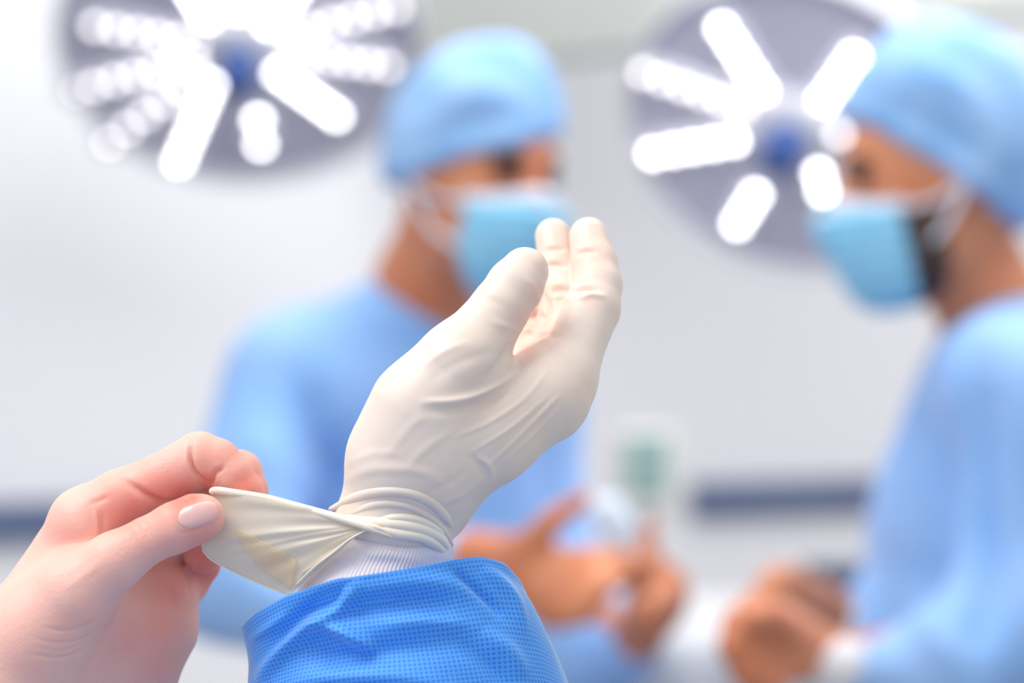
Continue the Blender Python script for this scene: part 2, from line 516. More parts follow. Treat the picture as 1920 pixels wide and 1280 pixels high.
lamp('large round surgical lamp at upper left with eleven rows of glowing LEDs', (450, 84), 3.45, (0.03, -0.68, -0.73), 0.262, (455, 120),
     [(179, 40, 375, 72, 6, 'led'), (141, 162, 365, 103, 7, 'led'), (207, 258, 372, 130, 6, 'led'), (337, 292, 398, 150, 6, 'led_bright'),
      (489, 262, 484, 215, 2, 'led_bright'), (631, 208, 520, 128, 6, 'led_bright'), (727, 116, 545, 92, 6, 'led'), (743, 6, 545, 55, 6, 'led'),
      (330, -70, 402, 42, 7, 'led_bright'), (440, -105, 450, 30, 7, 'led_bright'), (600, -85, 503, 38, 7, 'led_bright')])
lamp('round surgical lamp at right partly behind the masked person in profile', (1486, 238), 3.3, (-0.30, -0.74, -0.55), 0.236, (1480, 280),
     [(1210, 130, 1395, 195, 6, 'led'), (1357, 46, 1449, 190, 6, 'led_bright'), (1604, 100, 1530, 206, 5, 'led_bright'), (1228, 281, 1418, 250, 6, 'led_bright'),
      (1386, 412, 1420, 358, 3, 'led_bright'), (1545, 350, 1538, 318, 2, 'led_bright'), (1690, 235, 1575, 245, 4, 'led'), (1585, 440, 1560, 400, 2, 'led')])


# ------------------------------------------------------------------ people in the background
def head_frame(c, fwd, up):
    f = np.array(fwd, float); f /= np.linalg.norm(f); u = np.array(up, float)
    l = np.cross(u, f); l /= np.linalg.norm(l); u = np.cross(f, l)
    return np.array([f, l, u])


HS = [0.87]                                    # head size of the person being built


def head_sdf(G, c, R):
    hs = HS[0]
    G = [(g - q) / hs + q for g, q in zip(G, c)]
    return hs * head_unit(G, c, R)


def head_unit(G, c, R):
    W = lambda f, l, u: c + f * R[0] + l * R[1] + u * R[2]
    d = ell(G, W(-0.012, 0, 0.035), (0.090, 0.077, 0.096), R)
    d = smin(d, ell(G, W(0.030, 0, -0.03), (0.062, 0.062, 0.085), R), 0.04)
    d = smin(d, seg(G, W(0.02, 0.038, -0.075), W(0.068, 0.0, -0.100), 0.026, 0.022), 0.03)
    d = smin(d, seg(G, W(0.02, -0.038, -0.075), W(0.068, 0.0, -0.100), 0.026, 0.022), 0.03)
    d = smin(d, seg(G, W(0.088, 0, 0.0), W(0.106, 0, -0.036), 0.007, 0.013), 0.018)      # nose
    d = smin(d, seg(G, W(0.078, -0.03, 0.018), W(0.078, 0.03, 0.018), 0.012, 0.012), 0.02)  # brow
    d = smin(d, seg(G, W(0.082, -0.018, -0.066), W(0.082, 0.018, -0.066), 0.009, 0.009), 0.012)  # lips
    for s in (-1, 1):
        d = smax(d, -ell(G, W(0.086, s * 0.032, 0.0), (0.014, 0.018, 0.012), R), 0.012)   # eye sockets
        d = smin(d, ell(G, W(-0.008, s * 0.079, -0.012), (0.018, 0.008, 0.032), R), 0.01)   # ears
    return d


def build(name, fn, lo, hi, h, m, parent, rel=2, lines=None, d0=2.3, noise=None):
    G, o, h = grid(lo, hi, h)
    V, Fq = nets(fn(G), o, h)
    V = relax(V, Fq, rel)
    if noise is not None:
        amp, fr_ = noise
        N = normals(V, Fq)
        n_ = np.sin(V[:, 0] * fr_ + 2 * np.sin(V[:, 2] * fr_ * 0.43)) * np.sin(V[:, 1] * fr_ * 0.8 + V[:, 2] * fr_ * 0.35 + 1.0)
        V = V + N * (amp * n_)[:, None]
    if lines: V = wrinkle(V, Fq, lines, d0)
    return mesh_obj(name, V, Fq, m, parent), V, Fq


def bounds(pts, pad=0.03):
    a = np.array([p for p, r in pts]); rr = np.array([r for p, r in pts])
    return (a - rr[:, None]).min(0) - pad, (a + rr[:, None]).max(0) + pad


def person(label, c_px, d, fwd, up, neck, body_chains, hands, gown_chains, cap_blobs, cap_plane, lines, cuffs, beard=False, feet=None):
    c = P(c_px[0], c_px[1], d); R = head_frame(c, fwd, up)
    base = np.array((feet[0][0], feet[0][1], 0.0))
    root = empty('person', base, label, 'person')
    W = lambda f, l, u: c + HS[0] * (f * R[0] + l * R[1] + u * R[2])
    nk = bpts(neck)
    bc = [bpts(x) for x in body_chains]; hc = [[bpts(x) for x in hd] for hd in hands]
    allp = sum(bc, []) + sum([x for hd in hc for x in hd], []) + nk + [(c, 0.16)]
    lo, hi = bounds(allp)
    lo[2] = 0.02

    def body(G):
        dd = None
        for x in bc:
            s = chain(G, x, 0.03); dd = s if dd is None else smin(dd, s, 0.05)
        dd = smin(dd, chain(G, nk, 0.02), 0.05)
        dd = smin(dd, head_sdf(G, c, R), 0.03)
        return dd
    # coarse body with the head, then fine hands joined to the same surface: one field, one mesh
    def full(G):
        dd = body(G)
        for hd in hc:
            for i, x in enumerate(hd):
                dd = smin(dd, chain(G, x, 0.006), 0.012 if i else 0.02)
        return dd
    bo, BV, BF = build('body', full, lo, hi, 0.0072, M['skin_bg'], root, 1)
    gc = [bpts(x) for x in gown_chains]
    lo, hi = bounds(sum(gc, [])); lo[2] = 0.30

    def gown(G):
        dd = None
        for x in gc:
            s = chain(G, x, 0.04); dd = s if dd is None else smin(dd, s, 0.055)
        # neck opening
        return dd
    build('gown', gown, lo, hi, 0.008, M['gown'], root, 2, [(p_, a_ * 1.7, w_) for p_, a_, w_ in lines], d, (0.007, 26))
    cb = [(P(x, y, d + z), np.array((rx, rd, ry)) * d / F) for x, y, z, rx, rd, ry in cap_blobs]
    (ax, ay), (bx, by), cut = cap_plane
    pa = P(ax, ay, d); pb = P(bx, by, d); t = pb - pa; t /= np.linalg.norm(t)
    nn = np.cross(t, (0, 1.0, 0)); nn /= np.linalg.norm(nn)
    if nn[2] > 0: nn = -nn                     # points down, out of the cap
    lo = np.minimum(np.min([p - r for p, r in cb], 0), c - 0.12) - 0.03; hi = np.maximum(np.max([p + r for p, r in cb], 0), c + 0.12) + 0.03

    def capf(G):
        dd = None
        for p, r in cb:
            s = ell(G, p, r); dd = s if dd is None else smin(dd, s, 0.05)
        dd = smin(dd, head_sdf(G, c, R) - 0.009, 0.03)
        pl = (G[0] - pa[0]) * nn[0] + (G[1] - pa[1]) * nn[1] + (G[2] - pa[2]) * nn[2]
        return smax(smax(dd, pl, 0.012), c[2] - 0.10 - G[2] + 0 * G[0], 0.02)
    co, CV, CF = build('surgical_cap', capf, lo, hi, 0.005, M['cap'], root, 2, cut, d, (0.0025, 60))
    # mask: follows the face a little off the skin
    lo, hi = c - 0.17, c + 0.17

    def maskf(G):
        hd = ell(G, W(0.045, 0, -0.055), np.array((0.075, 0.067, 0.075)) * HS[0], R)
        hd = smin(hd, ell(G, W(0.085, 0, -0.040), np.array((0.035, 0.026, 0.032)) * HS[0], R), 0.03)
        hd = smin(hd, head_sdf(G, c, R) - 0.006, 0.02)
        f = (G[0] - c[0]) * R[0][0] + (G[1] - c[1]) * R[0][1] + (G[2] - c[2]) * R[0][2]
        u = (G[0] - c[0]) * R[2][0] + (G[1] - c[1]) * R[2][1] + (G[2] - c[2]) * R[2][2]
        hd = smax(hd, (u + 0.030) - 0.10 * (f - 0.06), 0.008)
        hd = smax(hd, -(u + 0.125), 0.01)
        hd = smax(hd, 0.042 - f + 0.15 * (u + 0.07), 0.008)
        return hd + 0.0012 * np.sin(u * 420)
    mo, _, _ = build('surgical_mask', maskf, lo, hi, 0.0045, M['mask'], root, 1)
    V, Fc = tube(catmull([W(0.045, -0.062, -0.033), W(0.088, -0.030, -0.027), W(0.105, 0, -0.020), W(0.088, 0.030, -0.027), W(0.045, 0.062, -0.033)], 20), 0.0075, 8)
    mesh_obj('mask_edge', V, Fc, M['mask_edge'], mo)
    for s in (-1, 1):
        for uu in (-0.035, -0.085):
            V, Fc = tube(catmull([W(0.05, s * 0.062, uu), W(0.015, s * 0.079, uu * 0.6 - 0.01), W(-0.018, s * 0.088, -0.012)], 10), 0.003, 6)
            mesh_obj('ear_loop', V, Fc, M['mask_edge'], mo)
        V, Fc = tube(catmull([W(0.070, s * 0.050, 0.014), W(0.083, s * 0.034, 0.021), W(0.090, s * 0.014, 0.017)], 8), [0.003, 0.005, 0.006, 0.006, 0.006, 0.006, 0.005, 0.003], 8)
        mesh_obj('eyebrow', V, Fc, M['hair'], root)
        G, o, h = grid(W(0.078, s * 0.032, 0.0) - 0.016, W(0.078, s * 0.032, 0.0) + 0.016, 0.002)
        V, Fq = nets(ell(G, W(0.078, s * 0.032, 0.0), (0.0115, 0.0125, 0.009), R), o, h)
        mesh_obj('eye', V, Fq, M['eye'], root)
    # hair at the nape
    def hairf(G):
        hd = head_sdf(G, c, R) - 0.004
        f = (G[0] - c[0]) * R[0][0] + (G[1] - c[1]) * R[0][1] + (G[2] - c[2]) * R[0][2]
        u = (G[0] - c[0]) * R[2][0] + (G[1] - c[1]) * R[2][1] + (G[2] - c[2]) * R[2][2]
        return smax(smax(hd, f + 0.035 - 0.2 * u, 0.01), -(u + 0.055), 0.01)
    build('hair', hairf, lo, hi, 0.005, M['hair'], root, 1)
    if beard:
        def beardf(G):
            hd = head_sdf(G, c, R) - 0.008
            f = (G[0] - c[0]) * R[0][0] + (G[1] - c[1]) * R[0][1] + (G[2] - c[2]) * R[0][2]
            u = (G[0] - c[0]) * R[2][0] + (G[1] - c[1]) * R[2][1] + (G[2] - c[2]) * R[2][2]
            return smax(smax(smax(hd, 0.008 - f, 0.008), f - 0.05, 0.01), u + 0.035, 0.01)
        build('beard', beardf, lo, hi, 0.005, M['hair'], root, 1)
    for cf in cuffs:
        pts = bpts(cf)
        V, Fc = tube(np.array([p for p, r in pts]), [r for p, r in pts], 20)
        mesh_obj('knit_cuff', V, Fc, M['knit_bg'], root)
    for fx, fy in feet:
        G, o, h = grid((fx - 0.2, fy - 0.2, -0.02), (fx + 0.2, fy + 0.2, 0.16), 0.008)
        ff = R[0] * np.array((1, 1, 0)); ff /= np.linalg.norm(ff)
        dd = smin(seg(G, np.array((fx, fy, 0.055)), np.array((fx, fy, 0.05)) + ff * 0.15, 0.05, 0.042), seg(G, np.array((fx, fy, 0.06)), np.array((fx, fy, 0.11)), 0.05, 0.05), 0.03)
        dd = smax(dd, -(G[2] - 0.001) + 0 * G[0], 0.005)
        V, Fq = nets(dd, o, h); mesh_obj('shoe', V, Fq, M['shoe'], root)
    return root


# left person: three-quarter view facing right
D1 = 2.32
person('person in light blue gown behind the gloved hand, hands held out in front',
       (893, 325), D1, (0.71, -0.70, -0.10), (0.08, 0, 1),
       [(835, 430, 2.34, 88), (800, 540, 2.37, 96), (790, 640, 2.4, 110)],
       [[(640, 715, 2.36, 66), (900, 705, 2.46, 66)], [(775, 760, 2.42, 105), (780, 1150, 2.42, 115), (780, 1500, 2.42, 140)],
        [(590, 722, 2.31, 62), (455, 1070, 2.23, 60), (585, 1118, 2.19, 52), (880, 1042, 2.13, 42)], [(940, 715, 2.50, 62), (1055, 1150, 2.46, 60), (1195, 1195, 2.35, 40)],
        [(735, 1500, 2.40, 120), (720, 2500, 2.40, 85), (720, 3230, 2.40, 60)], [(850, 1500, 2.44, 120), (860, 2500, 2.46, 85), (860, 3160, 2.46, 60)]],
       [[[(900, 1040, 2.12, 46), (985, 1060, 2.08, 62), (1030, 1110, 2.06, 58)],
         [(985, 1030, 2.06, 34), (1035, 975, 2.04, 24), (1092, 935, 2.04, 20)],
         [(1030, 1060, 2.06, 34), (1110, 1050, 2.05, 26), (1165, 1052, 2.06, 22), (1205, 1064, 2.07, 18)],
         [(1040, 1095, 2.05, 34), (1120, 1080, 2.03, 25), (1170, 1078, 2.03, 21)],
         [(1045, 1130, 2.05, 34), (1105, 1120, 2.02, 25), (1140, 1098, 2.01, 21)],
         [(1035, 1150, 2.06, 32), (1085, 1155, 2.02, 23), (1110, 1130, 2.01, 19)]],
        [[(1200, 1190, 2.34, 44), (1225, 1140, 2.30, 56), (1240, 1105, 2.28, 54)],
         [(1205, 1090, 2.27, 28), (1212, 1040, 2.26, 22), (1220, 985, 2.26, 17)],
         [(1240, 1080, 2.27, 28), (1190, 1065, 2.24, 22), (1160, 1095, 2.23, 18)],
         [(1262, 1110, 2.26, 27), (1225, 1130, 2.21, 22), (1195, 1135, 2.22, 18)],
         [(1262, 1140, 2.26, 26), (1225, 1165, 2.21, 21), (1198, 1165, 2.22, 17)]]],
       [[(620, 715, 2.34, 112), (930, 690, 2.48, 105)], [(770, 590, 2.38, 78), (610, 690, 2.34, 100)], [(830, 585, 2.40, 78), (930, 690, 2.48, 100)],
        [(690, 800, 2.40, 185), (690, 1150, 2.40, 190), (710, 1500, 2.40, 205), (720, 2450, 2.40, 240)], [(870, 800, 2.44, 175), (880, 1150, 2.44, 180), (870, 1500, 2.44, 205), (850, 2450, 2.44, 240)],
        [(548, 728, 2.30, 120), (412, 1070, 2.22, 114), (580, 1120, 2.19, 98), (860, 1048, 2.135, 56)], [(960, 720, 2.50, 105), (1050, 1140, 2.46, 92), (1120, 1240, 2.42, 75), (1180, 1215, 2.36, 56)]],
       [(900, 245, 0.0, 126, 135, 112), (956, 152, -0.01, 62, 90, 76), (828, 262, 0.01, 62, 95, 72), (754, 335, 0.02, 28, 50, 28)], ((725, 356), (1050, 258), [([(770, 300), (850, 240), (960, 230)], -10, 24), ([(820, 200), (900, 170), (990, 190)], 9, 22)]),
       [([(560, 720), (600, 800), (640, 900), (650, 980)], -22, 34), ([(700, 560), (800, 620), (880, 700)], 10, 30), ([(470, 800), (520, 900), (560, 1050)], 14, 34), ([(420, 950), (520, 1060), (640, 1120)], -16, 30), ([(1010, 800), (1040, 950), (1050, 1060)], -12, 26)],
       [[(862, 1047, 2.135, 50), (905, 1040, 2.118, 47)], [(1180, 1214, 2.362, 50), (1200, 1193, 2.345, 46)]],
       feet=[(-0.12, 2.38), (-0.05, 2.50)])
D2 = 2.22
HS[0] = 0.92
person('bearded person at right in profile facing left, in light blue cap, mask and gown',
       (1757, 318), D2, (-0.985, 0.02, -0.14), (-0.14, 0, 1),
       [(1800, 440, 2.24, 92), (1845, 550, 2.25, 94), (1885, 690, 2.26, 84)],
       [[(1905, 735, 2.13, 62), (1905, 735, 2.40, 62)], [(1900, 790, 2.26, 115), (1895, 1150, 2.26, 130), (1890, 1550, 2.26, 140)],
        [(1922, 745, 2.10, 64), (1890, 1180, 2.06, 66), (1590, 1240, 2.02, 42)], [(1890, 760, 2.42, 62), (1800, 1200, 2.40, 62), (1580, 1165, 2.25, 40)],
        [(1880, 1550, 2.22, 120), (1880, 2500, 2.24, 88), (1880, 3340, 2.24, 62)], [(1900, 1550, 2.32, 120), (1920, 2500, 2.36, 88), (1920, 3200, 2.36, 62)]],
       [[[(1570, 1240, 2.02, 46), (1500, 1215, 2.01, 62), (1455, 1200, 2.0, 62)],
         [(1465, 1160, 2.0, 36), (1410, 1140, 1.98, 28), (1375, 1165, 1.96, 24), (1372, 1200, 1.95, 22)],
         [(1450, 1190, 1.99, 36), (1400, 1180, 1.95, 28), (1366, 1215, 1.94, 24), (1385, 1245, 1.95, 20)],
         [(1450, 1225, 1.99, 36), (1410, 1245, 1.95, 28), (1395, 1275, 1.95, 22), (1425, 1285, 1.96, 20)],
         [(1470, 1250, 1.99, 34), (1440, 1290, 1.96, 26), (1420, 1310, 1.97, 20)],
         [(1490, 1185, 1.98, 34), (1440, 1150, 1.94, 25), (1400, 1160, 1.92, 21)]],
        [[(1580, 1162, 2.245, 42), (1530, 1135, 2.23, 50), (1500, 1125, 2.22, 48)],
         [(1500, 1105, 2.215, 26), (1455, 1085, 2.19, 21), (1430, 1090, 2.18, 17)],
         [(1495, 1125, 2.21, 27), (1450, 1110, 2.18, 22), (1425, 1125, 2.17, 18)],
         [(1500, 1145, 2.21, 27), (1450, 1140, 2.18, 21), (1430, 1155, 2.17, 17)],
         [(1520, 1110, 2.21, 24), (1490, 1080, 2.195, 19), (1455, 1072, 2.19, 16)]]],
       [[(1905, 720, 2.12, 120), (1905, 720, 2.42, 120)], [(1880, 640, 2.26, 80), (1910, 740, 2.16, 125)], [(1900, 820, 2.26, 195), (1892, 1000, 2.26, 240), (1885, 1280, 2.26, 265), (1890, 2500, 2.26, 300)],
        [(1925, 740, 2.10, 125), (1910, 1160, 2.06, 110), (1780, 1260, 2.04, 88), (1610, 1250, 2.02, 58)], [(1890, 760, 2.42, 110), (1800, 1190, 2.38, 90), (1610, 1175, 2.26, 56)]],
       [(1780, 240, 0.0, 165, 160, 168), (1752, 165, 0.0, 112, 120, 104), (1870, 330, 0.01, 110, 130, 130)], ((1590, 232), (1925, 446), [([(1660, 190), (1760, 240), (1880, 350)], -12, 24), ([(1700, 120), (1800, 160), (1880, 260)], 9, 24)]),
       [([(1850, 700), (1840, 900), (1850, 1100), (1840, 1240)], -26, 34), ([(1780, 700), (1760, 860), (1750, 1000)], 14, 34), ([(1700, 1100), (1740, 1180), (1800, 1260)], 14, 28)],
       [[(1612, 1250, 2.02, 54), (1520, 1232, 2.008, 52)], [(1612, 1175, 2.26, 50), (1565, 1160, 2.235, 44)]],
       beard=True, feet=[(0.44, 2.24), (0.50, 2.40)])

# gauze between the first person's hands
lo = P(1080, 1050, 2.20); hi = P(1250, 920, 2.32)
G, o, h = grid(lo, hi, 0.003)
dd = seg(G, P(1138, 955, 2.25), P(1160, 1000, 2.25), 0.016, 0.013); dd = smin(dd, seg(G, P(1150, 965, 2.26), P(1172, 992, 2.255), 0.014, 0.011), 0.01)
V, Fq = nets(dd, o, h); gz = mesh_obj('gauze_pad', V, Fq, M['gauze'], None)
tag(gz, 'small crumpled white gauze pad between the outstretched hands behind the sleeve', 'gauze')

# ------------------------------------------------------------------ equipment behind
dm = 3.5
root = empty('monitoring_device', P(1210, 880, dm) * (1, 1, 0), 'beige bedside device with a small grey-green screen on a steel pole', 'medical device')
V, Fc = box(P(1212, 880, dm), (0.092, 0.06, 0.122), 0.1, 0.012); mesh_obj('casing', V, Fc, M['plastic'], root)
V, Fc = box(P(1212, 872, dm - 0.032), (0.062, 0.006, 0.086), 0.1, 0.002); mesh_obj('screen', V, Fc, M['screen'], root)
V, Fc = tube(np.array([P(1212, 880, dm + 0.045) * (1, 1, 0) + (0, 0, z) for z in (0.03, 0.6, 1.32)]), 0.013, 14); mesh_obj('pole', V, Fc, M['steel'], root)
bc = P(1212, 880, dm + 0.045) * (1, 1, 0)
for k in range(5):
    a = k * 2 * math.pi / 5
    e = bc + np.array((math.cos(a) * 0.24, math.sin(a) * 0.24, 0.04))
    V, Fc = tube(np.array([bc + (0, 0, 0.07), e]), [0.014, 0.011], 10); lg = mesh_obj('leg', V, Fc, M['steel'], root)
    G, o, h = grid(e - 0.045, e + 0.045, 0.006)
    V, Fq = nets(ell(G, e * (1, 1, 0) + (0, 0, 0.0225), (0.022, 0.012, 0.0225)), o, h); mesh_obj('caster', V, Fq, M['dark_plastic'], lg)

# draped instrument table and the dark box on it
tc0 = P(1430, 1150, 2.75)
zt = P(0, 1148, 2.75)[2]
root = empty('instrument_table', (tc0[0], tc0[1], 0), 'instrument table under a white drape beside the gowned person at right', 'table')
n = 96; rr = []
for (sc, z, wv) in ((0.02, zt, 0), (0.9, zt, 0), (0.97, zt - 0.006, 0.0), (1.0, zt - 0.03, 0.004), (1.01, zt - 0.2, 0.012), (1.03, zt - 0.45, 0.02), (1.05, zt - 0.7, 0.026)):
    ring = []
    for k in range(n):
        a = 2 * math.pi * k / n; ca, sa = math.cos(a), math.sin(a)
        q = (abs(ca) ** 5 + abs(sa) ** 5) ** (-1 / 5)
        wob = wv * math.sin(a * 14)
        ring.append((tc0[0] + (0.16 * sc + wob) * q * ca, tc0[1] + (0.24 * sc + wob) * q * sa, z))
    rr.append(ring)
V, Fc = loft(np.array(rr)); Fc.append(list(range(n))); mesh_obj('drape', V, Fc, M['drape'], root)
for sx in (-1, 1):
    for sy in (-1, 1):
        V, Fc = tube(np.array([(tc0[0] + sx * 0.12, tc0[1] + sy * 0.19, 0.0), (tc0[0] + sx * 0.12, tc0[1] + sy * 0.19, zt - 0.02)]), 0.012, 12)
        mesh_obj('leg', V, Fc, M['steel'], root)
pb = P(1572, 1080, 2.72); pb[2] = zt + 0.0265; pb[0] = tc0[0] + 0.095
root = empty('storage_case', (pb[0], pb[1], zt), 'small dark slate grey case standing on the white draped table', 'case')
V, Fc = box(pb, (0.075, 0.09, 0.044), 0.2, 0.01); mesh_obj('case_body', V, Fc, M['dark_plastic'], root)
V, Fc = box(pb + (0, 0, 0.026), (0.079, 0.094, 0.014), 0.2, 0.005); mesh_obj('lid', V, Fc, M['dark_plastic'], root)

#FOREGROUND#
# ------------------------------------------------------------------ foreground person: two hands, glove, sleeve
wearer = empty('person', (-0.2, 0.42, 0), 'foreground person pulling a cream latex glove over the wrist above a dotted blue sleeve', 'person')


def sdf_mesh(fn, pts, h, pad=0.006):
    lo, hi = bounds(pts, pad)
    G, o, h = grid(lo, hi, h)
    v = fn(G)
    V, Fq = nets(v, o, h)
    return relax(V, Fq, 2), Fq


# --- gloved right hand
g_palm = [fpts(x) for x in (
    [(724, 1052, -22, 78), (738, 985, -15, 105), (790, 860, -10, 116)],
    [(790, 860, -10, 114), (905, 800, -20, 108), (1015, 742, -42, 84), (1053, 708, -60, 66)],
    [(755, 860, 10, 100), (790, 770, 30, 92), (850, 690, 42, 76)],
    [(800, 900, -80, 100), (930, 790, -120, 78), (1010, 705, -110, 58)],
    [(790, 920, -110, 90), (900, 810, -190, 70), (975, 725, -180, 52)],
    [(780, 930, -120, 86), (870, 830, -240, 58), (945, 750, -235, 44)])]
g_thumb = fpts([(800, 755, 30, 82), (880, 662, 28, 73), (938, 577, 8, 54), (966, 536, -8, 52), (984, 508, -20, 45)])
g_index = fpts([(1030, 738, -45, 74), (1074, 662, -90, 55), (1110, 578, -140, 53), (1120, 535, -170, 46), (1114, 492, -200, 43), (1104, 444, -230, 37)])
g_middle = fpts([(1000, 715, -120, 56), (1046, 640, -170, 50), (1058, 560, -225, 44), (1048, 505, -262, 38), (1037, 443, -300, 34)])
g_ring = fpts([(975, 730, -190, 50), (1008, 660, -245, 44), (1018, 600, -270, 42), (998, 560, -262, 36), (982, 530, -248, 32)])
g_pinky = fpts([(945, 750, -245, 42), (965, 690, -285, 37), (983, 645, -300, 34), (974, 610, -290, 31), (962, 590, -276, 28)])
allg = sum(g_palm, []) + g_thumb + g_index + g_middle + g_ring + g_pinky
pxm = U


def glove_f(G):
    d = None
    for c in g_palm:
        s = chain(G, c, 30 * pxm); d = s if d is None else smin(d, s, 46 * pxm)
    fs = [chain(G, c, 8 * pxm) for c in (g_index, g_middle, g_ring, g_pinky)]
    f = fs[0]
    for q in fs[1:]: f = smin(f, q, 8 * pxm)
    d = smin(d, f, 26 * pxm)
    d = smin(d, chain(G, g_thumb, 12 * pxm), 30 * pxm)
    ga_, gb_ = Q(600, 985), Q(850, 1042); t = gb_ - ga_; t /= np.linalg.norm(t); nn = np.cross(t, (0, 1.0, 0))
    if nn[2] > 0: nn = -nn
    d = smax(d, (G[0] - ga_[0]) * nn[0] + (G[1] - ga_[1]) * nn[1] + (G[2] - ga_[2]) * nn[2], 4 * U)
    return d


GV, GF = sdf_mesh(glove_f, allg, 0.00062)
GV = wrinkle(GV, GF, [
    ([(796, 753), (840, 752), (885, 742), (930, 722), (968, 700)], 9, 7),
    ([(800, 770), (850, 768), (900, 757), (950, 735)], -6, 9),
    ([(790, 690), (830, 660), (880, 640)], 3, 8),
    ([(800, 720), (840, 690), (890, 668), (930, 660)], -2.5, 12),
    ([(905, 716), (930, 690), (948, 662), (962, 640)], -9, 8),
    ([(950, 668), (975, 660), (1000, 640)], -6, 8),
    ([(850, 820), (920, 790), (985, 745), (1030, 690)], 2.5, 5), ([(880, 850), (960, 800), (1030, 740)], 2.2, 4),
    ([(905, 880), (950, 840), (1010, 780), (1050, 740)], 3.0, 4), ([(940, 870), (1000, 815), (1045, 770)], 2.4, 4),
    ([(893, 858), (915, 868), (922, 890), (905, 915)], 4, 6), ([(880, 852), (900, 872), (905, 895)], -4, 8),
    ([(760, 880), (800, 840), (860, 800)], 1.6, 8), ([(720, 860), (770, 800), (800, 780)], 1.5, 9),
    ([(1070, 548), (1095, 540), (1125, 545)], -10, 6), ([(1080, 478), (1100, 470), (1120, 474)], -6, 5), ([(1085, 560), (1110, 552), (1135, 556)], 5, 5),
    ([(1022, 500), (1040, 495), (1062, 500)], -7, 5), ([(1030, 545), (1050, 540), (1075, 546)], -10, 6), ([(1030, 560), (1050, 556), (1070, 560)], 4, 5), ([(1020, 470), (1040, 466), (1060, 468)], -5, 4),
    ([(985, 600), (1005, 590), (1030, 598)], -9, 6), ([(1000, 640), (1020, 628), (1045, 630)], -8, 6), ([(1015, 545), (1030, 580), (1022, 620)], -7, 6), ([(975, 625), (995, 618), (1010, 628)], 5, 5),
    ([(920, 600), (950, 612), (985, 622)], 2.2, 7), ([(905, 560), (930, 566), (960, 590)], -1.6, 8), ([(985, 520), (1000, 540), (985, 570)], 1.8, 6),
    ([(640, 905), (700, 880), (790, 885), (850, 920)], 2.5, 10), ([(650, 870), (700, 850), (760, 850)], 1.4, 8),
    ([(830, 945), (870, 925), (910, 890)], 2.5, 6), ([(800, 925), (850, 900), (890, 870)], -1.8, 7), ([(845, 965), (880, 940)], 2, 5)])
glove = mesh_obj('glove', GV, GF, M['glove'], wearer)
px, py = project(GV); gf = np.zeros(len(GV))
for x, y, rr_, a in ((1000, 610, 44, 1.0), (1022, 560, 36, .9), (1035, 470, 50, .5), (1100, 470, 55, .45), (985, 655, 26, .9), (985, 480, 30, .25), (1100, 555, 30, .25)):
    gf = np.maximum(gf, a * np.exp(-((px - x) ** 2 + (py - y) ** 2) / (2 * (rr_ * 0.7) ** 2)))
at = glove.data.attributes.new('redness', 'FLOAT', 'POINT'); at.data.foreach_set('value', gf.astype(np.float32))
gb = BVHTree.FromPolygons(GV.tolist(), GF.tolist())


def hit(bvh, px, py, default=0.0):
    o = Vector((0, 0, CAMZ)); d = (Vector(P(px, py, 1.0)) - o).normalized()
    loc, nrm, idx, dist = bvh.ray_cast(o, d)
    return (np.array(loc), np.array(nrm)) if loc is not None else (None, None)


def surf_path(bvh, pts, n, lift):
    c = catmull(pts, n); out = []; last = None
    for x, y in c:
        l, nr = hit(bvh, x, y)
        if l is None:
            out.append(None); continue
        out.append(l + nr * lift)
    good = [i for i, v in enumerate(out) if v is not None]
    dist = [out[i][1] for i in good]
    for i in range(n):
        if out[i] is None:
            j = min(good, key=lambda g: abs(g - i)); out[i] = P(c[i][0], c[i][1], out[j][1] + 0.0006 * abs(i - j))
    a = np.array(out)
    for _ in range(3): a[1:-1] = 0.25 * a[:-2] + 0.5 * a[1:-1] + 0.25 * a[2:]
    return a


def taper(n, r, a=0.35, b=0.35):
    t = np.linspace(0, 1, n)
    return r * np.minimum(1, np.minimum(a + (1 - a) * t * 6, b + (1 - b) * (1 - t) * 6)) * U


for pts, r, lift, mk in (
        ([(618, 955), (655, 935), (710, 922), (770, 925), (812, 944), (838, 972), (852, 998)], 11, -0.0011, 'glove'),
        ([(640, 972), (700, 946), (760, 948), (810, 972), (838, 1002), (848, 1022)], 8, -0.0008, 'glove'),
        ([(608, 968), (650, 976), (700, 980), (760, 984), (805, 996), (832, 1017), (843, 1046)], 12, -0.0006, 'latex_bead'),
        ([(690, 984), (740, 998), (790, 1006), (820, 1024), (836, 1046)], 11, -0.0003, 'latex_bead'),
        ([(700, 976), (760, 970), (808, 984), (840, 1012)], 9, -0.0007, 'latex_bead')):
    pa_ = surf_path(gb, pts, 40, lift)
    V, Fc = tube(pa_, taper(40, r), 16); mesh_obj('wrist_fold', V, Fc, M[mk], glove)

# --- knit cuff: a ribbed tube rising out of the sleeve
rings = []
n = 420
prof = [(744, 985, 93), (742, 1005, 103), (738, 1022, 110), (728, 1048, 120), (716, 1075, 126), (705, 1110, 141), (700, 1150, 152), (700, 1210, 155)]
for cx, cy, hw in prof:
    ring = []
    for k in range(n):
        a = 2 * math.pi * k / n
        rib = 1.0 + 0.012 * math.cos(a * 105)
        x = cx + hw * math.cos(a) * rib; z = hw * 0.93 * math.sin(a) * rib - 18
        y = cy - 30 * math.sin(a) * (hw / 100) * 0.5 - 6 * math.cos(2 * a) + 0.06 * (x - cx)
        ring.append(Q(x, y, z))
    rings.append(ring)
rings = np.array(rings)
